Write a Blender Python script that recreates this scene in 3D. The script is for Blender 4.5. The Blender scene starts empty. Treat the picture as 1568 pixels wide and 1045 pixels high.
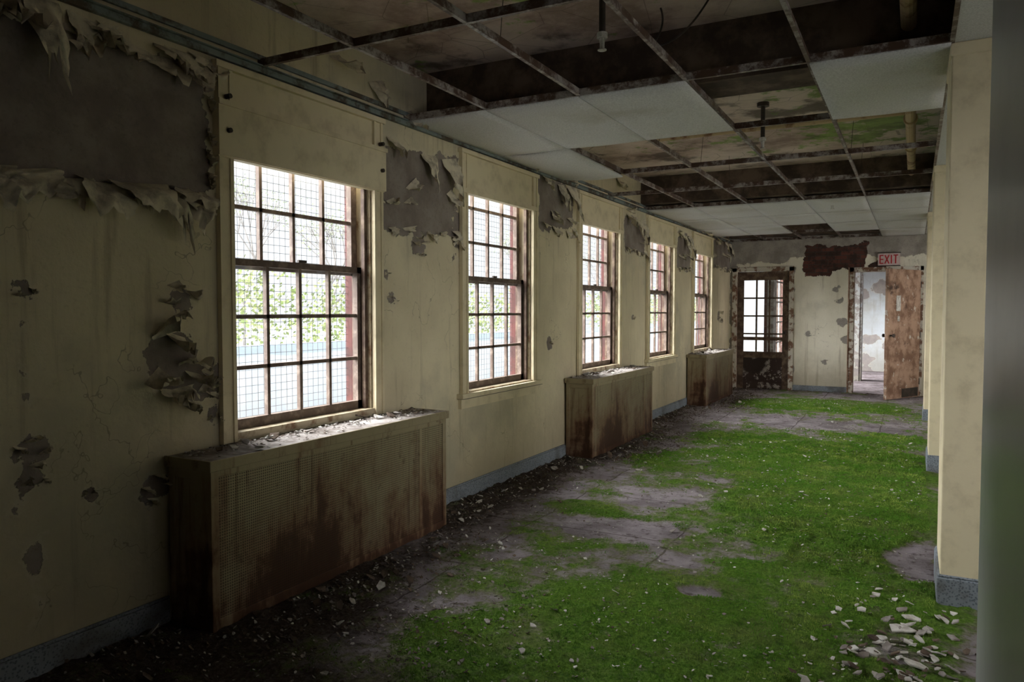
import bpy, math, random
import numpy as np
from mathutils import Vector, noise, Matrix
random.seed(7); np.random.seed(7)
R=random.uniform
LW=-2.92; RW=0.13; END=13.75; ZC=2.61; ZS=2.98
scene=bpy.context.scene
# ------------------------------------------------------------------ helpers
def nz(x,y,z=0.0): return noise.noise(Vector((x,y,z)))
def fb(x,y,z=0.0,o=4):
    return noise.fractal(Vector((x,y,z)),1.0,2.0,o)
class MB:
    def __init__(s): s.v=[];s.f=[];s.m=[]
    def add(s,vs,fs,mat=0):
        o=len(s.v); s.v.extend([tuple(p) for p in vs])
        for f in fs: s.f.append(tuple(i+o for i in f)); s.m.append(mat)
    def box(s,x0,x1,y0,y1,z0,z1,mat=0,M=None):
        vs=[Vector((x,y,z)) for x in(x0,x1) for y in(y0,y1) for z in(z0,z1)]
        if M is not None: vs=[M@p for p in vs]
        s.add(vs,[(0,1,3,2),(4,6,7,5),(0,4,5,1),(2,3,7,6),(0,2,6,4),(1,5,7,3)],mat)
    def cyl(s,p0,p1,r,mat=0,n=8,r1=None):
        p0=Vector(p0);p1=Vector(p1);r1=r if r1 is None else r1
        d=(p1-p0).normalized(); a=d.orthogonal().normalized(); b=d.cross(a)
        vs=[]
        for i in range(n):
            t=2*math.pi*i/n; w=a*math.cos(t)+b*math.sin(t)
            vs+= [p0+w*r,p1+w*r1]
        fs=[(2*i,2*((i+1)%n),2*((i+1)%n)+1,2*i+1) for i in range(n)]
        fs+=[tuple(2*i for i in reversed(range(n))),tuple(2*i+1 for i in range(n))]
        s.add(vs,fs,mat)
    def chip(s,x,y,z,r,mat=0,flat=.5):
        n=random.choice((5,6,7)); a0=R(0,6.3)
        tx=R(-flat,flat);ty=R(-flat,flat); th=min(.006,r*.25)
        pts=[]
        el=R(.6,1)
        for i in range(n):
            a=a0+2*math.pi*i/n+R(-.4,.4); q=r*R(.5,1.15)
            px=math.cos(a)*q; py=math.sin(a)*q*el
            pts.append((px,py,px*tx+py*ty+R(0,.2)*r))
        mz=min(p[2] for p in pts)
        vs=[(x+p[0],y+p[1],z+p[2]-mz) for p in pts]+[(x+p[0],y+p[1],z+p[2]-mz+th) for p in pts]
        vs.append((x,y,z-mz+th+R(0,.2)*r))
        fs=[(i,(i+1)%n,n+(i+1)%n,n+i) for i in range(n)]+[(n+i,n+(i+1)%n,2*n) for i in range(n)]+[tuple(reversed(range(n)))]
        s.add(vs,fs,mat)
    def obj(s,name,mats,bevel=0,smooth=False,loc=None,rotz=0,parent=None,solid=0):
        me=bpy.data.meshes.new(name); me.from_pydata(s.v,[],s.f)
        for m in mats: me.materials.append(m)
        me.polygons.foreach_set('material_index',s.m)
        if smooth: me.polygons.foreach_set('use_smooth',[True]*len(me.polygons))
        me.update()
        o=bpy.data.objects.new(name,me); scene.collection.objects.link(o)
        if loc: o.location=loc
        o.rotation_euler[2]=rotz
        if solid:
            md=o.modifiers.new('sol','SOLIDIFY'); md.thickness=solid
        if bevel:
            md=o.modifiers.new('bev','BEVEL'); md.width=bevel; md.segments=2; md.limit_method='ANGLE'
        if parent: o.parent=parent
        return o
# ------------------------------------------------------------------ node helpers
class NT:
    def __init__(s,name):
        s.m=bpy.data.materials.new(name); s.m.use_nodes=True; s.t=s.m.node_tree; s.t.nodes.clear()
        s.out=s.t.nodes.new('ShaderNodeOutputMaterial')
        s.co=s.n('ShaderNodeTexCoord').outputs['Object']
    def n(s,ty,props={},**ins):
        nd=s.t.nodes.new(ty)
        for k,v in props.items(): setattr(nd,k,v)
        for k,v in ins.items():
            k2=int(k[1:]) if k[0]=='i' and k[1:].isdigit() else k.replace('_',' ')
            s.set(nd.inputs[k2],v)
        return nd
    def set(s,sock,v):
        if isinstance(v,bpy.types.NodeSocket): s.t.links.new(v,sock)
        else:
            if sock.type=='RGBA' and len(v)==3: v=(*v,1)
            sock.default_value=v
    def noise(s,scale,detail=5,rough=.55,vec=None,dist=0):
        return s.n('ShaderNodeTexNoise',Vector=vec or s.co,Scale=scale,Detail=detail,Roughness=rough,Distortion=dist).outputs['Fac']
    def math(s,op,a,b=0.0,c=0.0): return s.n('ShaderNodeMath',{'operation':op},i0=a,i1=b,i2=c).outputs[0]
    def ramp(s,v,a,b,lo=0.0,hi=1.0):
        return s.n('ShaderNodeMapRange',{'interpolation_type':'SMOOTHSTEP'},i0=v,i1=a,i2=b,i3=lo,i4=hi).outputs[0]
    def mix(s,f,a,b,blend='MIX'):
        return s.n('ShaderNodeMix',{'data_type':'RGBA','blend_type':blend},i0=f,i6=a,i7=b).outputs[2]
    def scale(s,x,y,z): return s.n('ShaderNodeMapping',Vector=s.co,Scale=(x,y,z)).outputs[0]
    def shift(s,x,y,z): return s.n('ShaderNodeMapping',Vector=s.co,Location=(x,y,z)).outputs[0]
    def attr(s,nm): return s.n('ShaderNodeAttribute',{'attribute_name':nm}).outputs['Fac']
    def spot(s,p,r0,r1):
        d=s.n('ShaderNodeVectorMath',{'operation':'DISTANCE'},i0=s.co,i1=p).outputs['Value']; return s.ramp(d,r0,r1,1,0)
    def vor(s,scale,feat='F1',rnd=1.0,vec=None):
        return s.n('ShaderNodeTexVoronoi',{'feature':feat},Vector=vec or s.co,Scale=scale,Randomness=rnd).outputs['Distance']
    def fin(s,col,rough=.8,bump=None,bd=.01,bs=.6,metal=0.0,spec=.3):
        b=s.n('ShaderNodeBsdfPrincipled',Base_Color=col,Roughness=rough,Metallic=metal)
        b.inputs['Specular IOR Level'].default_value=spec
        if bump is not None:
            bn=s.n('ShaderNodeBump',Height=bump,Distance=bd,Strength=bs)
            s.t.links.new(bn.outputs[0],b.inputs['Normal'])
        s.t.links.new(b.outputs[0],s.out.inputs[0]); return s.m
def simple(name,c1,c2,scale=8,rough=.7,a=.4,b=.65,bump=.004,metal=0.0,spec=.3):
    t=NT(name); n=t.noise(scale,8,.65); f=t.ramp(n,a,b)
    return t.fin(t.mix(f,c1,c2),rough,n,bump,.6,metal,spec)
def peelpaint(name,paint,paint2,plas,plas2,brick=False,amp=.11,chipth=.70):
    t=NT(name)
    big=t.noise(1.3,6); fine=t.noise(9,8,.65); vf=t.noise(45,6,.7)
    col=t.mix(t.ramp(big,.35,.65),paint,paint2)
    col=t.mix(t.ramp(vf,.55,.75,0,.25),col,(.28,.22,.13))
    dr=t.noise(1,5,.6,vec=t.scale(14,14,1.0))
    col=t.mix(t.ramp(dr,.54,.72,0,.42),col,(.28,.22,.14))
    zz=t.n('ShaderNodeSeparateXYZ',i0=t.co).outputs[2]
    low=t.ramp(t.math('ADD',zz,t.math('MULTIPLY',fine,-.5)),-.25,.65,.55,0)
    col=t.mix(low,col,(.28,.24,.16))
    col=t.mix(t.ramp(t.noise(.8,7,.6,t.shift(5,5,5)),.50,.64,0,.45),col,(.36,.345,.27))
    wv=t.n('ShaderNodeVectorMath',{'operation':'ADD'},i0=t.co,i1=t.n('ShaderNodeTexNoise',Vector=t.co,Scale=3.0,Detail=4.0).outputs['Color']).outputs[0]
    cr=t.vor(1.6,'DISTANCE_TO_EDGE',1.0,wv)
    crm=t.math('MULTIPLY',t.ramp(cr,.002,.006,1,0),t.ramp(t.noise(1.7,2),.52,.58))
    col=t.mix(t.math('MULTIPLY',crm,.5),col,(.18,.15,.10))
    pl=t.mix(t.ramp(t.noise(5,8,.6),.35,.65),plas,plas2)
    pl=t.mix(t.ramp(vf,.5,.7,0,.35),pl,(.14,.12,.11))
    v=t.math('ADD',t.attr('peel'),t.math('MULTIPLY',t.math('SUBTRACT',fine,.5),amp*2))
    pm=t.ramp(v,-.002,.004)
    chips=t.ramp(t.math('ADD',t.noise(3.1,9,.62),t.math('MULTIPLY',t.attr('peel'),.12)),chipth,chipth+.005)
    pm=t.math('MAXIMUM',pm,chips)
    rim=t.ramp(v,-.03,0.0,0,.35)
    col=t.mix(rim,col,(.68,.63,.50))
    res=t.mix(pm,col,pl)
    h=t.math('ADD',t.math('MULTIPLY',pm,-1.0),t.math('MULTIPLY',fine,.8))
    if brick:
        br=t.n('ShaderNodeTexBrick',Vector=t.n('ShaderNodeMapping',Vector=t.co,Rotation=(math.pi/2,0,0)).outputs[0],Color1=(.15,.055,.04),Color2=(.06,.03,.022),Mortar=(.07,.055,.05),Scale=1.0)
        br.inputs['Brick Width'].default_value=.2; br.inputs['Row Height'].default_value=.07; br.inputs['Mortar Size'].default_value=.006
        brc=t.mix(t.ramp(t.noise(7,8,.7),.45,.6,0,.8),br.outputs[0],(.035,.025,.02))
        bm=t.ramp(t.math('ADD',t.attr('brk'),t.math('MULTIPLY',t.math('SUBTRACT',fine,.5),.2)),-.002,.004)
        res=t.mix(bm,res,brc); h=t.math('SUBTRACT',h,bm)
    return t.fin(res,.75,h,.012,.7,0,.25)
# ------------------------------------------------------------------ materials
CR=(.76,.675,.48); CR2=(.64,.56,.395)
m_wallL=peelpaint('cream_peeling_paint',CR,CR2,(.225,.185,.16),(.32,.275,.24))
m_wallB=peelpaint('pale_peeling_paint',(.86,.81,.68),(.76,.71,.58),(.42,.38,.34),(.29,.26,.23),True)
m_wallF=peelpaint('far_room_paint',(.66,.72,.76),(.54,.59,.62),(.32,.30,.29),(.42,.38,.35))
m_cream=simple('cream_trim_paint',(.75,.66,.46),(.57,.49,.33),6,.6,.45,.75)
m_creamR=simple('rusty_trim_paint',(.56,.48,.34),(.24,.14,.08),9,.6,.48,.66)
m_flap=simple('paint_flap',(.74,.67,.51),(.38,.33,.26),11,.8,.42,.68)
m_sash=simple('sash_paint',(.14,.10,.08),(.28,.22,.18),14,.6,.45,.7)
m_jamb=simple('jamb_dark',(.09,.055,.04),(.22,.16,.11),10,.6)
m_red=simple('brick_reveal',(.13,.045,.042),(.08,.038,.036),7,.8)
m_wire=simple('screen_wire',(.17,.17,.18),(.12,.12,.12),7,.7)
m_white=simple('chalky_white',(.62,.60,.56),(.38,.35,.31),16,.8)
m_dust=simple('dust_gray',(.40,.37,.35),(.20,.17,.15),10,.9,.35,.6)
m_rubble=simple('brown_rubble',(.15,.11,.08),(.07,.05,.04),15,.9)
m_bandg=simple('gray_gloss_paint',(.80,.82,.84),(.72,.74,.76),3,.3,.4,.7,.0005,0,.5)
m_black=simple('dark_metal',(.03,.025,.02),(.07,.05,.04),12,.5)
m_pipe=simple('old_pipe',(.55,.42,.25),(.22,.11,.06),7,.6,.5,.68)
t=NT('terrazzo_base'); f=t.vor(90); c=t.mix(t.ramp(f,.25,.5),(.12,.14,.17),(.25,.28,.32)); c=t.mix(t.ramp(t.noise(4,6),.45,.7,0,.8),c,(.09,.08,.07)); m_base=t.fin(c,.6)
t=NT('tee_bar_metal'); n=t.noise(9,9,.75); c=t.mix(t.ramp(n,.38,.55),(.38,.35,.33),(.085,.05,.035)); m_tee=t.fin(c,.4,n,.002,.4)
t=NT('rail_metal'); n=t.noise(5,8,.7); c=t.mix(t.ramp(n,.45,.58),(.22,.26,.25),(.09,.07,.05)); m_rail=t.fin(c,.6,n,.003,.4)
t=NT('acoustic_tile'); sp=t.noise(110,3,.7); st=t.noise(1.4,5)
c=t.mix(t.ramp(sp,.35,.65),(.54,.54,.545),(.70,.70,.705)); c=t.mix(t.ramp(st,.52,.78,0,.55),c,(.38,.35,.27)); m_tile=t.fin(c,.85,sp,.003,.5)
t=NT('stained_plaster_slab'); b1=t.noise(1.1,9,.65); b2=t.noise(3.3,9,.7); 
c=t.mix(t.ramp(b2,.38,.62),(.56,.44,.39),(.34,.25,.21)); c=t.mix(t.ramp(t.noise(.9,6),.42,.58,0,.8),c,(.74,.63,.57))
c=t.mix(t.ramp(t.noise(1.9,8,.6,t.shift(3.1,1.3,0)),.54,.66,0,.8),c,(.06,.042,.033))
cr=t.vor(2.5,'DISTANCE_TO_EDGE'); c=t.mix(t.ramp(cr,.003,.008,.5,0),c,(.12,.09,.07))
sp_=t.math('MAXIMUM',t.math('MAXIMUM',t.spot((-1.75,3.1,2.98),.1,.95),t.spot((-.85,3.3,2.98),.05,.6)),t.math('MAXIMUM',t.spot((-.5,5.5,2.98),.1,.9),t.spot((-.4,7.3,2.98),.1,.8)))
gm=t.math('MULTIPLY',t.ramp(t.math('ADD',t.noise(3.2,9,.68,t.shift(7,2,0)),t.math('MULTIPLY',sp_,.22)),.58,.66),.85)
c=t.mix(gm,c,t.mix(t.ramp(b2,.4,.6),(.26,.40,.09),(.13,.20,.05))); m_slab=t.fin(c,.85,b2,.03,.8)
m_beam=simple('dark_beam',(.06,.042,.033),(.16,.115,.085),5,.85)
# floor
t=NT('mossy_floor')
n1=t.noise(3,9,.65); n2=t.noise(14,8,.7); n3=t.noise(60,6,.75); n4=t.noise(5,8,.7,t.shift(4,9,0))
base=t.mix(t.ramp(n1,.38,.62),(.50,.44,.47),(.29,.25,.26))
base=t.mix(t.ramp(n2,.5,.68,0,.85),base,(.11,.085,.075))
base=t.mix(t.ramp(n3,.58,.68,0,.7),base,(.58,.55,.55))
bt=t.n('ShaderNodeTexBrick',{'offset':0.0},Vector=t.n('ShaderNodeVectorMath',{'operation':'ADD'},i0=t.shift(.3,.2,0),i1=t.n('ShaderNodeVectorMath',{'operation':'SCALE'},i0=t.n('ShaderNodeTexNoise',Vector=t.co,Scale=4.0,Detail=4.0).outputs['Color'],Scale=.05).outputs[0]).outputs[0],Scale=1.0,Color1=(1,1,1),Color2=(.88,.88,.88),Mortar=(.35,.31,.29))
bt.inputs['Brick Width'].default_value=.92; bt.inputs['Row Height'].default_value=.92; bt.inputs['Mortar Size'].default_value=.006
dm=t.ramp(t.math('ADD',t.attr('dirt'),t.math('MULTIPLY',t.math('SUBTRACT',n2,.5),1.2)),.25,.75)
base=t.mix(.8,base,bt.outputs[0],'MULTIPLY')
base=t.mix(dm,base,t.mix(t.ramp(n3,.4,.65),(.075,.055,.045),(.18,.14,.12)))
mv=t.math('ADD',t.attr('moss'),t.math('MULTIPLY',t.math('SUBTRACT',n2,.5),1.2))
mv=t.math('ADD',mv,t.math('MULTIPLY',t.math('SUBTRACT',n4,.5),1.5))
thin=t.ramp(mv,-.05,.30,0,.8); thick=t.ramp(mv,.16,.55)
base=t.mix(thin,base,t.mix(t.ramp(n3,.38,.62),(.145,.16,.06),(.32,.31,.20)))
gr=t.mix(t.ramp(n3,.35,.65),(.07,.165,.012),(.19,.345,.04))
gr=t.mix(t.ramp(n1,.45,.66,0,.6),gr,(.20,.235,.075))
gr=t.mix(t.ramp(t.noise(22,5,.6),.52,.66,0,.6),gr,(.05,.095,.014))
c=t.mix(thick,base,gr)
c=t.mix(.22,c,bt.outputs[0],'MULTIPLY')
c=t.mix(t.ramp(n3,.67,.71,0,.8),c,(.55,.53,.50))
m_floor=t.fin(c,.9,t.math('ADD',n3,t.math('MULTIPLY',n2,1.6)),.035,1.0,0,.15)
t=NT('moss_blades'); n=t.noise(3.5,7,.65); c=t.mix(t.ramp(n,.42,.62),(.095,.245,.014),(.26,.36,.065)); c=t.mix(t.ramp(t.noise(25,4,.6),.5,.65,0,.65),c,(.055,.115,.012)); m_moss=t.fin(c,.9)
# radiator
def radmat(name,perf):
    t=NT(name); n=t.noise(2.0,9,.65); nn=t.noise(12,7,.7); sx=t.n('ShaderNodeSeparateXYZ',i0=t.co)
    z=sx.outputs[2]; dr=t.noise(1,6,.65,vec=t.scale(7,7,1.3))
    rm=t.ramp(t.math('ADD',t.math('ADD',t.math('MULTIPLY',dr,.75),t.math('MULTIPLY',z,-.50)),t.math('MULTIPLY',n,1.0)),.54,.92)
    c=t.mix(rm,(.34,.29,.19),(.16,.06,.03)); c=t.mix(t.ramp(rm,.6,1,0,.85),c,(.065,.033,.022)); c=t.mix(t.ramp(nn,.55,.72,0,.65),c,(.10,.05,.03))
    st=t.noise(1,6,.6,vec=t.scale(22,22,1.1)); c=t.mix(t.ramp(st,.58,.70,0,.6),c,(.10,.045,.025))
    if perf:
        vv=t.n('ShaderNodeCombineXYZ',i0=t.math('MULTIPLY',sx.outputs[1],80.0),i1=t.math('MULTIPLY',z,80.0)).outputs[0]
        vh=t.n('ShaderNodeTexVoronoi',{'voronoi_dimensions':'2D','feature':'F1'},Vector=vv,Scale=1.0,Randomness=0.0).outputs['Distance']
        c=t.mix(t.ramp(vh,.26,.36,.75,0),c,(.03,.02,.015))
    return t.fin(c,.5,nn,.004,.6,.3,.4)
m_rad=radmat('radiator_rust',False); m_perf=radmat('radiator_perforated',True)
t=NT('rust_door'); n=t.noise(4,9,.65); c=t.mix(t.ramp(n,.40,.60),(.42,.27,.19),(.20,.11,.07)); c=t.mix(t.ramp(t.noise(9,8,.7),.60,.64),c,(.55,.49,.42)); c=t.mix(t.ramp(t.noise(1.5,8,.7),.56,.66),c,(.06,.035,.025)); m_rdoor=t.fin(c,.7,n,.006,.6)
t=NT('dark_rot_door'); n=t.noise(5,9,.7); c=t.mix(t.ramp(n,.52,.56),(.07,.045,.038),(.46,.42,.39)); c=t.mix(t.ramp(t.noise(2,6),.50,.6),c,(.05,.035,.03)); m_ddoor=t.fin(c,.8,n,.006,.6)
m_frameR=simple('peeling_frame',(.60,.56,.48),(.20,.11,.07),7,.7,.47,.56)
m_sign=simple('sign_face',(.62,.50,.48),(.50,.38,.36),10,.5)
m_signr=simple('sign_red',(.50,.03,.04),(.40,.03,.03),10,.5)
t=NT('exterior_brick'); br=t.n('ShaderNodeTexBrick',Vector=t.n('ShaderNodeMapping',Vector=t.co,Rotation=(math.pi/2,0,math.pi/2)).outputs[0],Color1=(.20,.09,.075),Color2=(.13,.07,.06),Mortar=(.25,.22,.2),Scale=1.0)
br.inputs['Brick Width'].default_value=.2; br.inputs['Row Height'].default_value=.07; br.inputs['Mortar Size'].default_value=.006; m_brick=t.fin(br.outputs[0],.9)
t=NT('window_glass'); tr=t.n('ShaderNodeBsdfTransparent',Color=(.93,.95,.96)); gl=t.n('ShaderNodeBsdfGlossy',Color=(.9,.95,1),Roughness=.05); df=t.n('ShaderNodeBsdfDiffuse',Color=(.75,.8,.85))
mx=t.n('ShaderNodeMixShader',i0=.05,i1=tr.outputs[0],i2=gl.outputs[0]); mx2=t.n('ShaderNodeMixShader',i0=t.ramp(t.noise(4,6),.35,.8,.01,.12),i1=mx.outputs[0],i2=df.outputs[0])
t.t.links.new(mx2.outputs[0],t.out.inputs[0]); m_glass=t.m
m_ground=simple('pale_ground',(.20,.22,.225),(.16,.185,.17),2,.9)
m_hedge=simple('hedge_leaves',(.13,.175,.06),(.25,.27,.13),6,.9)
m_leaf=simple('spring_leaves',(.24,.27,.18),(.18,.22,.13),3,.9)
m_bark=simple('pale_bark',(.14,.13,.125),(.20,.19,.18),5,.9)
t=NT('pale_stucco'); zz=t.n('ShaderNodeSeparateXYZ',i0=t.co).outputs[2]; nn=t.noise(.7,6); c=t.mix(t.ramp(nn,.4,.6),(.40,.45,.49),(.46,.49,.51)); c=t.mix(t.ramp(t.math('ADD',zz,t.math('MULTIPLY',nn,.3)),.62,.68,0,.6),c,(.20,.27,.33)); m_fence=t.fin(c,.8)
# ------------------------------------------------------------------ grid surfaces
def lines(a,b,step,brk=()):
    pts=sorted(set([a,b]+[p for p in brk if a<p<b])); out=[]
    for p,q in zip(pts[:-1],pts[1:]):
        st=step(p) if callable(step) else step
        n=max(1,int(math.ceil((q-p)/st))); out+= [p+(q-p)*i/n for i in range(n)]
    return out+[pts[-1]]
def gridobj(name,us,vs,holes,fn,attrs,mats,extra=None,smooth=True):
    nu,nv=len(us),len(vs); V=[];A={k:[] for k in attrs}
    for u in us:
        for v in vs:
            V.append(fn(u,v))
            for k,g in attrs.items(): A[k].append(g(u,v))
    F=[]
    for i in range(nu-1):
        cu=(us[i]+us[i+1])/2
        for j in range(nv-1):
            cv=(vs[j]+vs[j+1])/2
            if any(h[0]<cu<h[1] and h[2]<cv<h[3] for h in holes): continue
            a=i*nv+j; F.append((a,a+nv,a+nv+1,a+1))
    nb=len(F); mi=[0]*nb
    nV=len(V)
    if extra:
        V+=extra.v; F+=[tuple(i+nV for i in f) for f in extra.f]; mi+=extra.m
    me=bpy.data.meshes.new(name); me.from_pydata(V,[],F)
    for m in mats: me.materials.append(m)
    me.polygons.foreach_set('material_index',mi)
    me.polygons.foreach_set('use_smooth',[i<nb for i in range(len(F))])
    for k in attrs:
        at=me.attributes.new(k,'FLOAT','POINT'); at.data.foreach_set('value',A[k]+[-1.0]*(len(V)-nV))
    me.update(); o=bpy.data.objects.new(name,me); scene.collection.objects.link(o); return o
S=[2.57+2.155*k for k in range(5)]; WW=1.09; WZ0,WZ1=.78,2.50
OX=-3.11
# ---- left wall
P=[(-4,2.46,1.90,2.50),(3.76,4.60,1.90,2.44),(4.58,4.66,1.75,2.2),(5.98,6.74,2.12,2.56),(8.18,8.92,2.06,2.46),(10.35,11.05,1.98,2.45),(12.5,13.8,2.1,2.6)]
B=[(2.286,1.45,.075),(2.25,1.16,.13),(2.33,1.06,.10),(2.44,1.05,.05),(1.62,1.47,.035),(3.85,1.47,.04),(1.63,.86,.05),(1.64,.74,.04),(2.15,.62,.055),(1.85,.66,.03),(2.47,.90,.04),(1.4,1.2,.06),(6.2,1.1,.03),(8.5,1.3,.03),(12.9,1.3,.08),(3.8,1.62,.02),(4.15,1.82,.06)]
ST=[(1.605,1.05,1.34,.012),(1.612,.70,.95,.01),(1.63,.2,.5,.008)]
def peelL(y,z):
    v=-9
    for a,b,c,d in P:
        v=max(v,-max(abs(y-(a+b)/2)-(b-a)/2,abs(z-(c+d)/2)-(d-c)/2))
    for a,c,r in B: v=max(v,(r-math.hypot(y-a,z-c))*1.0)
    for a,c,d,w in ST: v=max(v,-max(abs(y-a)-w,abs(z-(c+d)/2)-(d-c)/2))
    return max(v+nz(y*3,z*3,5)*.05,-.6)
us=lines(-4,END,lambda p:.03 if .9<p<6 else (.05 if p>0 else .3),[1.0,6.0]+[q for s in S for q in(s,s+WW)])
vs=lines(0,ZS,.03,[WZ0,WZ1])
ex=MB()
prev=-4
for s in S:
    ex.box(OX,-2.93,prev,s,-.5,3.3,1); ex.box(OX,-2.93,s,s+WW,-.5,WZ0,1); ex.box(OX,-2.93,s,s+WW,WZ1,3.3,1); prev=s+WW
ex.box(OX,-2.93,prev,END+.22,-.5,3.3,1)
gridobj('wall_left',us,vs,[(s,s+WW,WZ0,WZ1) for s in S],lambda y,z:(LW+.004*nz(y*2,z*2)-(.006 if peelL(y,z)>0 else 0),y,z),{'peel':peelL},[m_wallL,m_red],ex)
# ---- flaps
def flap(mb,y,z,dy,dz,w,L,a0,a1,mat=0,taper=.5,org=None,cr=1.0):
    n=10;k=7; d=Vector((0,dy,dz)).normalized(); sd=Vector((0,-d.z,d.y)); N=Vector((1,0,0))
    p=Vector((LW+.002,y,z)) if org is None else org
    vs=[];sk=R(-.4,.4); ph=R(0,90)
    for i in range(n+1):
        t=i/n; a=a0+(a1-a0)*t+.5*cr*nz(ph,t*4,2)
        if i: p=p+(d*math.cos(a)+N*math.sin(a))*(L/n)+sd*sk*L/n*.5
        ww=w*(1-taper*t**1.5)*(1+.3*nz(ph,t*3))
        for j in range(k+1):
            s=j/k-.5
            jag=(nz(ph+s*5,7.7)*.6+nz(ph+s*14,3.7)*.25)*L*t
            q=p+sd*(s*ww)+d*jag+N*((.02*nz(s*5+ph,t*3)+.012*nz(s*11+ph,t*8,3))*t**.5*2*cr)
            if q.x<LW+.002: q.x=LW+.002
            vs.append(q)
    fs=[(i*(k+1)+j,i*(k+1)+j+1,(i+1)*(k+1)+j+1,(i+1)*(k+1)+j) for i in range(n) for j in range(k)]
    mb.add(vs,fs,mat)
fl=MB()
def skirt(y0,y1,z,step,Lm,LM,wm=.06,wM=.18):
    y=y0
    while y<y1:
        w=R(wm,wM); w=min(w,y1-y+.04); flap(fl,y+w/2,z+R(-.02,.02),R(-.2,.2),-1,w,R(Lm,LM),R(.9,1.6),R(-.6,.3),0,R(.1,.8)); y+=w*step
skirt(1.15,2.48,1.92,.8,.05,.10,.15,.34); skirt(1.3,2.48,1.895,1.5,.04,.12,.06,.16)
flap(fl,2.22,1.90,.1,-1,.14,.24,1.2,-.2,0,.9); flap(fl,1.95,1.9,-.2,-1,.26,.15,1.4,0,0,.4); flap(fl,2.38,1.88,.15,-1,.22,.15,1.5,-.3,0,.8); flap(fl,1.62,1.9,.2,-1,.30,.12,1.5,-.2,0,.3)
flap(fl,2.08,1.93,.1,-1,.30,.16,1.6,.1,0,.3); flap(fl,2.36,1.93,-.1,-1,.24,.12,1.7,.2,0,.3)
for _ in range(16): flap(fl,R(1.5,2.45),R(2.50,2.56),R(-.3,.3),-1,R(.12,.30),R(.06,.15),.4,R(.5,1.5))
flap(fl,1.70,2.56,.1,-1,.14,.30,.5,.1,0,.6); flap(fl,1.86,2.55,-.1,-1,.12,.14,.5,.3)
for a,c,r in B:
    n=6 if r>.09 else (4 if r>.04 else 2)
    for i in range(n):
        an=6.28*i/n+R(-.5,.5)
        flap(fl,a+math.cos(an)*r*.95,c+math.sin(an)*r*.95,-math.cos(an)*.3+R(-.5,.5),-abs(math.sin(an))-.3 if R(0,1)<.6 else math.sin(an),R(.8,1.3)*r,R(.6,1.1)*r,R(.5,1.1),R(1.3,2.6),0,R(.3,.9),None,.6)
for (a,b,c,d) in P[1:]:
    if b-a<.2: continue
    skirt(a+.05,b,c+.03,1.7,.03,.08)
    for _ in range(4): flap(fl,R(a,b),R(c+.1,d+.1),R(-1,1),-1,R(.05,.13),R(.05,.14),R(.4,1),R(.8,2))
    flap(fl,b+.0,c+.06,.1,-1,.08,.13,.6,.3); flap(fl,a+.6*(b-a),d+.0,.1,-1,.18,.22,.5,.3,0,.9); flap(fl,b-.08,d+.02,.2,-1,.2,.26,.5,.2,0,.9); flap(fl,a+.12,d+.03,-.1,-1,.16,.15,.6,.9,0,.6)
for z in (2.35,2.2,2.1,2.0): flap(fl,2.47,z,-1,-.3,.09,.05,.6,1.8)
for _ in range(30): flap(fl,R(1.5,13.5),R(2.66,2.85),R(-.6,.6),-1,R(.08,.2),R(.08,.2),R(.3,.9),R(.2,1.8))
fl.obj('peeling_paint_flakes',[m_flap],smooth=True)
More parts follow.
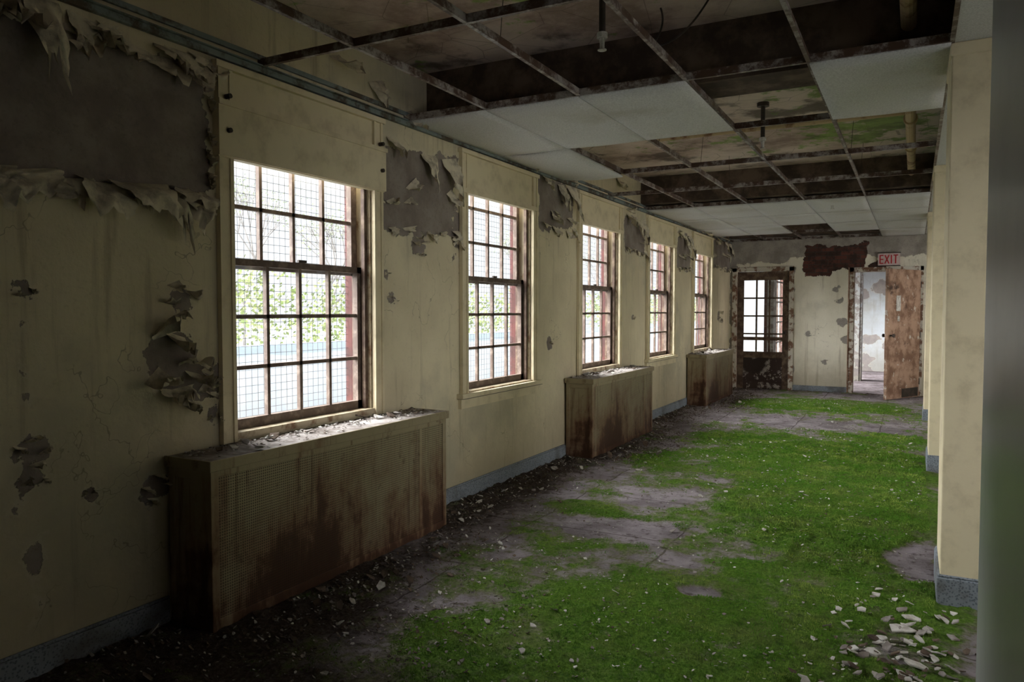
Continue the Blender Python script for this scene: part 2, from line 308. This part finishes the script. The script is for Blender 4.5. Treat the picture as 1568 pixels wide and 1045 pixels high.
# ------------------------------------------------------------------ windows
def window(name,s,loc,rot,vis,board=False,sill=True):
    m=MB() ; y0,y1=0,WW
    m.box(-.18,.0,y0,y0+.025,WZ0,WZ1,1); m.box(-.10,.0,y1-.025,y1,WZ0,WZ1,1); m.box(-.135,-.10,y1-.03,y1,WZ0,WZ1,3); m.box(-.19,-.135,y1-.03,y1,WZ0,WZ1,4)
    m.box(-.19,0,y0,y1,WZ1-.02,WZ1,1); m.box(-.23,.02,y0,y1,WZ0-.02,WZ0+.012,1)
    for a,b in((y0-.075,y0+.012),(y1-.012,y1+.075)):
        m.box(.004,.022,a,b,WZ0-.03,WZ1+.06,0); m.box(.022,.032,a+.0,a+.02,WZ0-.03,WZ1+.06,0); m.box(.022,.030,b-.02,b,WZ0-.03,WZ1+.06,0)
    m.box(-.045,-.02,y0+.025,y0+.045,WZ0,WZ1,3); m.box(-.045,-.02,y1-.05,y1-.025,WZ0,WZ1,3)
    m.box(-.03,.014,y0-.07,y1+.07,vis,WZ1+.06,0)
    m.box(.0,.035,y0-.08,y1+.08,vis-.005,vis+.03,0)
    m.box(.0,.04,y0-.09,y1+.09,WZ1+.03,WZ1+.06,0)
    if board:
        m.box(.0,.045,y0-.085,y1+.085,vis,vis+.235,0); m.box(.0,.055,y0-.09,y1+.09,vis+.235,vis+.26,0)
        for yy in(y0-.03,y1+.04):
            for zz in(vis+.12,vis+.28): m.cyl((.03,yy,zz),(.062,yy,zz),.012,5,8)
    def sash(x,z0,z1,rows,st=.045):
        m.box(x-.018,x+.018,y0+.025,y0+.025+st,z0,z1,2); m.box(x-.018,x+.018,y1-.03-st,y1-.03,z0,z1,2)
        m.box(x-.018,x+.018,y0+.03,y1-.03,z0,z0+.05,2); m.box(x-.018,x+.018,y0+.03,y1-.03,z1-.035,z1,2)
        a=y0+.025+st; b=y1-.03-st
        for i in(1,2,3):
            yy=a+(b-a)*i/4; m.box(x-.012,x+.012,yy-.010,yy+.010,z0+.02,z1-.02,2)
        for i in range(1,rows):
            zz=z0+.05+(z1-z0-.085)*i/rows; m.box(x-.012,x+.012,a-.01,b+.01,zz-.010,zz+.010,2)
        m.add([(x,a,z0+.02),(x,b,z0+.02),(x,b,z1-.01),(x,a,z1-.01)],[(0,1,2,3)],6)
    sash(-.075,WZ0+.012,1.65,3); sash(-.118,1.60,WZ1-.02,3)
    m.box(-.058,-.045,(y0+y1)/2-.03,(y0+y1)/2+.03,1.65,1.665,5)
    if rot==0:
        for i in range(1,26): yy=y0+i*WW/26; m.box(-.176,-.174,yy-.001,yy+.001,WZ0,WZ1,7)
        for i in range(41): zz=WZ0+i*.042; m.box(-.176,-.174,y0,y1,zz-.001,zz+.001,7)
    if sill:
        m.box(-.06,.055,y0-.11,y1+.11,WZ0-.035,WZ0+.0,0); m.box(.0,.028,y0-.09,y1+.09,WZ0-.11,WZ0-.035,0)
        m.box(.002,.06,y0-.11,y1+.11,WZ0-.037,WZ0-.034,5)
    return m.obj(name,[m_cream,m_creamR,m_sash,m_jamb,m_red,m_black,m_glass,m_wire],loc=loc,rotz=rot,bevel=.0)
for k,s in enumerate(S):
    window('window_%d'%(k+1),s,(LW,s,0),0,2.12 if k==0 else 2.25,k==0,k%2==1)
# ------------------------------------------------------------------ baseboard left
def basebd(name,segs,axis='y'):
    m=MB()
    for a,b,x in segs:
        m.box(x,x+.014,a,b,0,.105,0); m.box(x,x+.009,a,b,.105,.118,0)
    m.obj(name,[m_base],bevel=.003)
RADY=[2.2,6.52,10.86]; RWD=1.83
basebd('baseboard_left',[(-4,RADY[0],LW+.005),(RADY[0]+RWD,RADY[1],LW+.005),(RADY[1]+RWD,RADY[2],LW+.005),(RADY[2]+RWD,END,LW+.005)])
# ------------------------------------------------------------------ radiator covers
def radiator(y):
    m=MB(); D=.29;H=.745;W=RWD
    for yy in(0,W-.04): m.box(D-.035,D,yy,yy+.04,0,H-.02,0); m.box(0.02,.055,yy,yy+.04,0,H-.02,0)
    m.box(D-.02,D,.03,W-.03,.0,.05,0); m.box(D-.02,D,.03,W-.03,H-.075,H-.02,0)
    m.box(D-.014,D-.006,.03,W-.03,.04,H-.07,1)
    m.box(D-.008,D-.002,W*.84,W*.84+.03,.05,H-.07,0)
    for yy in(.006,W-.014):
        m.box(.05,D-.03,yy,yy+.008,.06,H-.03,0); m.box(.05,D-.03,yy-.004,yy+.012,0,.07,0); m.box(.05,D-.03,yy-.004,yy+.012,H-.09,H-.02,0)
    m.box(.01,D+.012,-.012,W+.012,H-.02,H,2); m.box(D+.002,D+.014,-.014,W+.014,H-.045,H+.003,0)
    m.box(.01,D+.01,-.014,-.004,H-.045,H+.003,0); m.box(.01,D+.01,W+.004,W+.014,H-.045,H+.003,0)
    for i in range(14): m.box(.09,.2,.15+i*.11,.19+i*.11,.12,.6,0)
    o=m.obj('radiator_cover',[m_rad,m_perf,m_dust],bevel=.005,loc=(LW+.0,y,0))
    d=MB()
    for i in range(420):
        yy=y+R(.03,W-.03) ; xx=LW+.04+abs(random.gauss(0,.1)); xx=min(xx,LW+D-.02)
        d.chip(xx,yy,H+.0035,R(.003,.012) if i>14 else R(.02,.045),random.choice((0,0,1,1,2)),.4)
    c=d.obj('plaster_debris',[m_white,m_dust,m_rubble]); 
for y in RADY: radiator(y)
# ------------------------------------------------------------------ floor
E=[(-.75,3.0,1.15,1.15,.9),(-1.35,2.6,.75,.8,.7),(-1.9,3.5,.5,.5,.4),(-.45,5.6,.95,1.7,1.0),(-.75,7.3,1.25,1.5,1.0),(-1.85,6.9,.6,.9,.65),(-1.98,4.85,.36,.28,.65),(-1.2,11.7,1.4,1.0,.9),(-.3,3.9,.7,1.0,.85),(-1.5,8.2,.9,.8,.75),(-.3,8.8,.8,.7,.7)]
G=[(-1.62,4.5,.42,.30,1.2),(.03,4.7,.16,.45,1.0),(-1.3,9.9,1.7,.6,.75),(-.9,3.65,.12,.08,.9),(-1.1,4.05,.12,.1,.9),(-.1,3.35,.3,.25,.45),(-.4,13.2,1.2,.6,.6),(-1.7,5.3,.3,.2,.4)]
def mossv(x,y):
    v=.34*max(0,min(1,(x+2.45)/.5))*max(0,min(1,(y-1.6)/.8))
    for cx,cy,rx,ry,s in E:
        d=((x-cx)/rx)**2+((y-cy)/ry)**2
        if d<1: v=max(v,s*(1-d*d))
    for cx,cy,rx,ry,s in G:
        d=((x-cx)/rx)**2+((y-cy)/ry)**2+fb(x*3,y*3,4)*.9
        if d<1: v-=s*min(1,(1-d))
    v+=fb(x*2.6,y*2.6,3)*.42
    return max(-.5,min(.95,v-.12))
def dirtv(x,y):
    d=(x-LW); v=max(0,1.1-d/.75) 
    if y>8.6: v=max(0,.9-d/.5)
    v+= .75*max(0,1-abs(y-2.1)/1.3) if x<-1.2 else 0
    v+=max(0,.8-(END-y)/.5) if y>13 else 0
    return v+fb(x*2,y*2,9)*.3
def fz(x,y):
    if y<1 or x>.7: return 0.0
    m=max(0,min(1,mossv(x,y)*1.6)); d=max(0,min(1,dirtv(x,y)))
    e=.020*m*(.8+.6*fb(x*7,y*7,1)+.8*nz(x*17,y*17,6)) + .022*d*max(0,fb(x*9,y*9,2)+.25)
    return max(0,e)
us=lines(LW-.0,2.6,lambda p:.022 if p<.6 else .4,[.6]); vs=lines(-4,END,lambda p:.3 if p<1.4 else (.022 if p<7 else .045),[1.4,7])
fx=MB(); fx.box(OX,2.9,-4.2,19.2,-.3,-.02,0); fx.box(OX,2.9,END,19.2,-.02,.0,0)
gridobj('floor',us,vs,[],lambda x,y:(x,y,fz(x,y)),{'moss':mossv,'dirt':dirtv},[m_floor],fx)
nb=0;V=[];F=[]
for _ in range(330000):
    y=1.8+9.8*(R(0,1)**1.5); x=R(-2.6,.11)
    mv=mossv(x,y)+fb(x*9,y*9,7)*.65
    if mv<.40+R(-.12,.12): continue
    h=R(.004,.013)*(1+.25*y/6); w=.0011+.0004*y; a=R(0,3.14); z=fz(x,y)-.003
    dx=math.cos(a)*w; dy=math.sin(a)*w
    V+=[(x-dx,y-dy,z),(x+dx,y+dy,z),(x+R(-.006,.006),y+R(-.006,.006),z+h)]; F.append((nb,nb+1,nb+2)); nb+=3
me=bpy.data.meshes.new('moss_carpet'); me.from_pydata(V,[],F); me.materials.append(m_moss); o=bpy.data.objects.new('moss_carpet',me); scene.collection.objects.link(o)
ch=MB()
for i in range(6500):
    y=1.9+11.5*(R(0,1)**1.3); x=R(LW+.3,.09)
    if fb(x*1.5,y*1.5,8)+R(-.3,.3)<-.05: continue
    ch.chip(x,y,fz(x,y)+.002,R(.002,.008)*(1+y*.05),random.choice((0,0,0,1,1,2)),.5)
for i in range(110):
    y=R(2,12); x=R(-2.2,.08); ch.chip(x,y,fz(x,y)+.003,R(.012,.022),random.choice((0,0,1)),.4)
def okx(x,y): return not(x>.10 and (3.95<y<4.55 or y<1.9)) 
for i in range(190):
    x=random.gauss(-.02,.15);y=random.gauss(3.3,.33)
    if x>.4 or not okx(x+.03,y): continue
    ch.chip(x,y,fz(x,y)+.002,R(.005,.028),random.choice((0,0,1,2)),.5)
for x,y,r in((-.02,3.6,.06),(.03,3.25,.05),(-.12,3.3,.04),(-.03,2.95,.045),(.02,3.75,.045)): ch.chip(x,y,.012,r,0,.2)
ch.obj('paint_chip_debris',[m_white,m_dust,m_rubble])
rb=MB()
for i in range(7000):
    y=R(1.2,13.6); x=LW+.03+abs(random.gauss(0,.26))
    inrad=any(a-.03<y<a+RWD+.03 for a in RADY)
    if inrad: x+=.30
    rb.chip(x,y,fz(x,y)-.002,R(.003,.011) if R(0,1)<.975 else R(.015,.032),random.choice((1,2,2,2,2,2,0)),.8)
for i in range(900):
    x=random.gauss(-1.9,.35);y=random.gauss(2.5,.5)
    if x<-2.6: continue
    rb.chip(x,y,fz(x,y)-.001,R(.003,.012),random.choice((1,2,1)),.7)
rb.obj('rubble_debris',[m_white,m_dust,m_rubble])
# ------------------------------------------------------------------ ceiling
c=MB(); c.box(OX,2.9,-4.2,19.2,ZS,3.3,0); c.box(RW+.0,2.59,-4,END,ZC,ZC+.06,1)
c.box(LW,2.59,4.25,4.6,2.66,ZS,2); c.box(LW,2.59,8.75,9.15,2.66,ZS,2); c.box(LW,2.59,13.3,END,2.66,ZS,2)
c.obj('ceiling',[m_slab,m_tile,m_beam])
GX=[RW-.61*i for i in range(6)]; GX[5]=LW+.01
GY=[1.54-1.22*1,1.54]+[2.77+1.22*i for i in range(9)]+[END-.01]
g=MB()
def tee(ax,p,a,b,z=ZC):
    if ax=='y': g.box(p-.010,p+.010,a,b,z-.004,z,0); g.box(p-.0025,p+.0025,a,b,z,z+.038,0)
    else: g.box(a,b,p-.010,p+.010,z-.005,z-.001,0); g.box(a,b,p-.0025,p+.0025,z,z+.036,0)
for x in GX[:5]: tee('y',x,-1.5,END)
for y in GY: tee('x',y,LW,RW)
for y in GY[1:7]:
    for x in GX[1:5:2]: g.cyl((x,y+.3,ZC+.03),(x+R(-.03,.03),y+.3,ZS),.0018,1,5)
g.obj('ceiling_grid',[m_tee,m_black])
r=MB(); r.box(LW+.005,LW+.03,-4,END,ZC-.035,ZC-.006,0); r.box(LW+.005,LW+.045,-4,END,ZC-.006,ZC,0); r.box(LW+.005,LW+.02,-4,END,ZC+.03,ZC+.055,0)
r.obj('trim_1',[m_rail],bevel=.002)
have=set()
for c0 in(0,2,3,4): have.add((c0,4.0))
have.add((4,5.22))
for yy in range(3):
    for c0 in range(5): have.add((c0,8.88+1.22*yy))
have.add((0,12.54)); have.discard((2,11.32))
ys=[2.77+1.22*i for i in range(9)]
for i,y in enumerate(ys):
    y1=min(y+1.22,END)
    for c0 in range(5):
        key=[k for k in have if k[0]==c0 and abs(k[1]-y)<.05]
        if not key: continue
        x1=GX[c0]-.004; x0=GX[c0+1]+.004; m=MB(); sg=R(.0,.006); tilt=0
        if (c0,i)==(4,2): sg=.015; tilt=.02
        n=8; vs=[]
        for a in range(n+1):
            for b in range(n+1):
                u=a/n;v=b/n
                vs.append((x0+(x1-x0)*u,y+.004+(y1-y-.008)*v,ZC+.002-sg*4*(u*(1-u)*2+v*(1-v)*2)*.5*(u*(1-u)*4)**.5-tilt*u*v))
        m.add(vs,[(a*(n+1)+b,(a+1)*(n+1)+b,(a+1)*(n+1)+b+1,a*(n+1)+b+1) for a in range(n) for b in range(n)])
        m.obj('ceiling_tile',[m_tile],smooth=True,solid=.015)
p=MB(); px=-.05
p.cyl((px,-1,2.80),(px,4.24,2.80),.036,0,14); p.cyl((px,4.61,2.80),(px,8.74,2.80),.036,0,14)
for y in(2.0,3.2,3.75,5.0,6.3,7.4): p.cyl((px,y,2.80),(px,y+.05,2.80),.048,0,14); p.cyl((px,y,2.80),(px,y,ZS-.002),.006,0,6)
p.cyl((-1.9,6.1,2.80),(px,6.1,2.80),.02,0,10); p.cyl((-1.9,6.1,2.80),(-1.9,6.1,ZS-.002),.01,0,8)
p.obj('sprinkler_pipe',[m_pipe],smooth=False)
def sprink(x,y,z=2.62):
    s=MB(); s.cyl((x,y,z+.03),(x,y,ZS-.001),.016,0,10); s.cyl((x,y,ZS-.03),(x,y,ZS-.001),.045,0,12); s.cyl((x,y,z+.03),(x,y,z+.055),.026,1,12)
    s.cyl((x,y,z-.02),(x,y,z+.03),.012,1,10); s.cyl((x,y,z-.028),(x,y,z-.024),.022,1,12)
    for d in(-.014,.014): s.cyl((x+d,y,z+.03),(x+d*.3,y,z-.024),.003,1,6)
    s.obj('sprinkler_head',[m_black,m_white])
sprink(-1.35,3.45,2.67); sprink(-1.05,6.05,2.66); sprink(-.85,9.4,2.58)
cu=bpy.data.curves.new('loose_cable','CURVE'); cu.dimensions='3D'; cu.bevel_depth=.005; sp=cu.splines.new('NURBS'); pts=[(-1.2,3.9,2.97),(-1.15,3.85,2.85),(-1.25,3.8,2.74),(-1.1,3.75,2.72),(-1.0,3.8,2.82),(-.95,3.9,2.97)]
sp.points.add(len(pts)-1)
for a,b in zip(sp.points,pts): a.co=(*b,1)
sp.use_endpoint_u=True; cu.materials.append(m_black); o=bpy.data.objects.new('loose_cable',cu); scene.collection.objects.link(o)
# ------------------------------------------------------------------ right side: piers
def pier(y0,y1,x0=RW,x1=.62):
    m=MB(); m.box(x0,x1,y0,y1,0,ZC,0); m.box(x0-.012,x1+.012,y0-.012,y1+.012,0,.14,1); m.box(x0-.008,x1+.008,y0-.008,y1+.008,.14,.152,1)
    m.box(x0-.006,x1+.006,y0-.006,y1+.006,ZC-.06,ZC-.0,0)
    return m.obj('pillar',[m_cream,m_base],bevel=.006)
pier(4.02,4.5); pier(7.32,7.8); pier(10.7,11.2)
m=MB(); m.box(RW,.62,-4,1.84,0,ZC,0); m.box(RW-.003,RW,1.72,1.80,2.02,2.16,1); m.box(RW-.01,RW-.002,1.77,1.83,2.06,2.08,1)
m.obj('wall_right',[m_bandg,m_white],bevel=.008)
RX=2.6; RS=[.6,2.75,4.95,7.1,9.3,11.4]
e=MB(); prev=-4
for s in RS:
    a=s;b=s+WW
    e.box(RX,RX+.33,prev,a,0,ZS,0); e.box(RX,RX+.33,a,b,0,WZ0,0); e.box(RX,RX+.33,a,b,WZ1,ZS,0); prev=b
e.box(RX,RX+.33,prev,19,0,ZS,0)
e.obj('wall_east',[m_cream])
for i,s in enumerate(RS): window('window_%d'%(i+6),s,(RX,s+WW,0),math.pi,2.25)
m=MB(); m.box(OX,2.93,-4.3,-4,0,ZS,0); m.obj('wall_back',[m_cream])
# ------------------------------------------------------------------ end wall
DX0,DX1=-2.80,-1.90; QX0,QX1=-.905,.10
def peelB(x,z):
    v=-9
    for a,b,c,d in((-2.92,-1.9,2.22,2.7),(-1.95,.3,2.28,2.7),(-2.92,-2.80,.3,2.3),(-1.9,-1.84,.1,2.1)):
        v=max(v,-max(abs(x-(a+b)/2)-(b-a)/2,abs(z-(c+d)/2)-(d-c)/2))
    for a,c,r in((-1.1,1.55,.06),(-1.05,1.2,.07),(-1.3,.5,.04),(-1.6,1.0,.03),(-1.15,1.75,.05),(-1.0,.9,.05)): v=max(v,r-math.hypot(x-a,z-c))
    return max(-.6,v+nz(x*4,z*4,2)*.06)
def brk(x,z):
    v=-max(abs(x+1.18)-.5,abs(z-2.28)-.22); v=max(v,-max(abs(x+1.45)-.2,abs(z-2.08)-.10)); v=max(v,-max(abs(x+.62)-.2,abs(z-2.13)-.05))
    return v+nz(x*5,z*5,8)*.08
us=lines(LW,2.6,lambda p:.04 if p<.2 else .3,[.2,DX0,DX1,QX0,QX1]); vs=lines(0,ZS,.04,[2.08,2.04])
ex=MB()
for a,b,c,d in((OX,DX0,0,ZS),(DX1,QX0,0,ZS),(QX1,2.6,0,ZS),(DX0,DX1,2.08,ZS),(QX0,QX1,2.04,ZS)): ex.box(a,b,END+.012,END+.22,c,d,1)
gridobj('wall_front',us,vs,[(DX0,DX1,0,2.08),(QX0,QX1,0,2.04)],lambda x,z:(x,END+.003*nz(x*3,z*3),z),{'peel':peelB,'brk':brk},[m_wallB,m_frameR],ex)
m=MB()
for a,b in((LW,DX0-.07),(DX1+.07,QX0-.07)): m.box(a,b,END-.016,END-.002,0,.10,0)
m.obj('baseboard_front',[m_base])
m=MB(); Y=END
for a,b in((DX0-.07,DX0+.01),(DX1-.01,DX1+.07)): m.box(a,b,Y-.03,Y+.02,0,2.14,0)
m.box(DX0-.07,DX1+.07,Y-.03,Y+.02,2.07,2.15,0)
a,b=DX0+.01,DX1-.01; g0,g1=-2.68,-2.02
m.box(a,g0,Y+.03,Y+.075,0,2.07,1); m.box(g1,b,Y+.03,Y+.075,0,2.07,1); m.box(g0,g1,Y+.03,Y+.075,1.92,2.07,1); m.box(g0,g1,Y+.03,Y+.075,.55,.66,1)
m.box(g0,g1,Y+.045,Y+.06,.0,.56,2); m.box(g0,g1,Y+.03,Y+.075,0,.12,2)
for i in(1,2): xx=g0+(g1-g0)*i/3; m.box(xx-.014,xx+.014,Y+.038,Y+.068,.6,1.95,1)
for i in(1,2,3): zz=.66+1.26*i/4; m.box(g0,g1,Y+.038,Y+.068,zz-.014,zz+.014,1)
m.box(g0,g1,Y+.032,Y+.07,.86,.92,1)
m.add([(g0,Y+.052,.6),(g1,Y+.052,.6),(g1,Y+.052,1.95),(g0,Y+.052,1.95)],[(0,1,2,3)],3)
m.cyl((b-.07,Y+.03,1.0),(b-.07,Y-.03,1.0),.014,4,8); m.cyl((b-.07,Y-.03,1.0),(b-.07,Y-.055,1.0),.028,4,12)
m.obj('door_1',[m_frameR,m_jamb,m_ddoor,m_glass,m_black],bevel=.003)
root=bpy.data.objects.new('door_2',None); scene.collection.objects.link(root)
m=MB()
for a,b in((QX0-.06,QX0+.02),(QX1-.02,QX1+.028)): m.box(a,b,Y-.025,Y+.23,0,2.10,0)
m.box(QX0-.06,QX1+.028,Y-.025,Y+.23,2.03,2.10,0); m.box(QX0-.07,QX0-.05,Y-.035,Y-.02,0,2.1,1)
m.obj('door_frame',[m_frameR,m_rdoor],bevel=.003,parent=root)
m=MB(); L=.93
m.box(0,L,-.022,.022,.01,2.03,0)
for s in(-1,1):
    yy=.022*s
    m.box(.58,.70,min(yy,yy+.004*s),max(yy,yy+.004*s),1.38,1.62,1); m.box(.60,.66,min(yy,yy+.004*s),max(yy,yy+.004*s),1.22,1.30,1)
    m.box(.03,.5,min(yy,yy+.003*s),max(yy,yy+.003*s),.02,.16,2)
    m.cyl((L-.07,yy,1.0),(L-.07,yy+.05*s,1.0),.012,2,8); m.cyl((L-.07,yy+.05*s,1.0),(L-.07,yy+.07*s,1.0),.028,2,12)
for z in(.25,1.0,1.8): m.cyl((-.004,.022,z-.05),(-.004,.022,z+.05),.009,2,8)
o=m.obj('door_leaf',[m_rdoor,m_white,m_black],bevel=.003,parent=root,loc=(QX1-.03,Y-.03,0)); o.rotation_euler[2]=math.atan2(12.92-(Y-.03),-.364-(QX1-.03))
m=MB(); x0,x1,z0,z1=-.535,-.215,2.115,2.325; yy=Y-.05
m.box(x0,x1,yy,Y-.001,z0,z1,0); m.box(x0-.008,x1+.008,yy-.006,yy+.01,z1-.008,z1+.006,2); m.box(x0-.008,x1+.008,yy-.006,yy+.01,z0-.006,z0+.008,2)
lw=.018; h0,h1=z0+.035,z1-.035; f0,f1=yy-.004,yy+.001
def seg(ax,az,bx,bz):
    dx,dz=bx-ax,bz-az; L=math.hypot(dx,dz); nx,nzv=-dz/L*lw/2,dx/L*lw/2
    q=[(ax+nx,az+nzv),(bx+nx,bz+nzv),(bx-nx,bz-nzv),(ax-nx,az-nzv)]
    m.add([(p[0],f0,p[1]) for p in q]+[(p[0],f1,p[1]) for p in q],[(0,1,2,3),(7,6,5,4),(0,4,5,1),(1,5,6,2),(2,6,7,3),(3,7,4,0)],1)
ax=x0+.03; seg(ax,h0,ax,h1); 
for z in(h0+.006,(h0+h1)/2,h1-.006): seg(ax,z,ax+.05,z)
ax=x0+.10; seg(ax,h0,ax+.06,h1); seg(ax,h1,ax+.06,h0)
ax=x0+.195; seg(ax,h0,ax,h1)
ax=x0+.225; seg(ax,h1-.006,ax+.065,h1-.006); seg(ax+.032,h0,ax+.032,h1)
m.obj('exit_sign',[m_sign,m_signr,m_black])
# ------------------------------------------------------------------ far room
us=lines(-2.2,1.6,.05); vs=lines(0,ZS,.05)
gridobj('wall_far',us,vs,[],lambda x,z:(x,19.0,z),{'peel':lambda x,z:fb(x*1.2,z*1.2,4)*.5-.03+ (0.1 if z<.3 else 0)},[m_wallF])
m=MB()
for a,b,c,d in((13.97,14.3,0,ZS),(15.8,16.3,0,ZS),(18.2,19.2,0,ZS),(14.3,15.8,0,.4),(16.3,18.2,0,.4),(14.3,15.8,2.7,ZS),(16.3,18.2,2.7,ZS)):
    m.box(-2.30,-2.2,a,b,c,d,0); m.box(-2.36,-2.30,a,b,c-.5,d,2)
m.box(1.6,1.8,13.97,19.2,0,ZS,0); m.box(-2.2,1.8,19.05,19.2,0,ZS,0)
for a,w in((14.3,1.5),(16.3,1.9)):
    for i in range(5): m.box(-2.32,-2.29,a+i*w/4-.012,a+i*w/4+.012,.4,2.7,1)
    for i in range(7): m.box(-2.32,-2.29,a,a+w,.4+i*.383-.012,.4+i*.383+.012,1)
m.box(-1.05,-.94,16.2,16.27,0,ZS,0); m.box(-2.2,-1.0,16.2,16.26,2.3,ZS,0); m.box(-.94,-.90,16.22,16.6,0,2.1,0)
m.obj('wall_far_side',[m_wallF,m_sash,m_brick])
# ------------------------------------------------------------------ outdoors
m=MB(); m.box(-70,OX-.002,-30,70,-.9,-.6,0); m.obj('ground',[m_ground])
def leafcloud(mb,c,r,n,s,mat=0):
    for _ in range(n):
        d=Vector((random.gauss(0,1),random.gauss(0,1),random.gauss(0,1))).normalized()*(R(0,1)**.4)
        p=Vector(c)+Vector((d.x*r[0],d.y*r[1],d.z*r[2])); a=Vector((R(-1,1),R(-1,1),R(-1,1))).normalized(); b=a.orthogonal().normalized(); a*=s*R(.5,1);b*=s*R(.4,.8)
        mb.add([p-a,p-b,p+a,p+b],[(0,1,2,3)],mat)
h=MB()
for i in range(60):
    y=-6+i*1.0; leafcloud(h,(-13+R(-.8,.8),y,R(.9,1.7)),(1,1,1.1),260,.07)
h.obj('hedge',[m_hedge])
def tree(x,y,H):
    m=MB()
    def br(p,d,L,r,k):
        q=p+d*L; m.cyl(p,q,r,0,6,r*.7)
        if k==0:
            leafcloud(m,q,(.7,.7,.5),6,.05,1); return
        for _ in range(3 if k>1 else 4):
            nd=(d+Vector((R(-1,1),R(-1,1),R(-.2,.8)))*.75).normalized(); br(q,nd,L*R(.6,.85),r*.6,k-1)
    br(Vector((x,y,-.7)),Vector((R(-.05,.05),R(-.05,.05),1)),H*.26,.08,4)
    m.obj('tree',[m_bark,m_leaf])
for x,y,H in((-17,5,7),(-18,12,8),(-17,19,7),(-19,27,8),(-20,0,8),(-22,20,9),(-18,37,8),(-19,50,9),(-17,9,6)): tree(x,y,H)
m=MB(); m.box(-11.2,-11,-8,52,-.6,.72,0)
m.obj('garden_wall',[m_fence])
# ------------------------------------------------------------------ light
w=bpy.data.worlds.new('overcast_sky'); scene.world=w; w.use_nodes=True
bg=w.node_tree.nodes['Background']; bg.inputs[0].default_value=(.93,.97,1,1); bg.inputs[1].default_value=.72
def sun(name,d,e,ang,col):
    l=bpy.data.lights.new(name,'SUN'); l.energy=e; l.angle=math.radians(ang); l.color=col
    o=bpy.data.objects.new(name,l); scene.collection.objects.link(o); o.rotation_euler=Vector(d).to_track_quat('-Z','Y').to_euler(); o.location=(-8,5,9)
sun('sky_glow_west',(.8,.28,-.5),20,80,(1,.985,.98))
sun('sky_glow_east',(-.68,.62,-.32),9,75,(1,.97,.95))
# ------------------------------------------------------------------ camera
cam=bpy.data.cameras.new('camera'); co=bpy.data.objects.new('camera',cam); scene.collection.objects.link(co)
cam.lens=26.45; cam.sensor_width=36; cam.clip_start=.05; co.location=(0,0,1.39)
co.rotation_euler=(math.radians(90-2.336),0,math.radians(28.1)); scene.camera=co
scene.view_settings.view_transform='Standard'; scene.view_settings.exposure=.88; scene.view_settings.gamma=.97
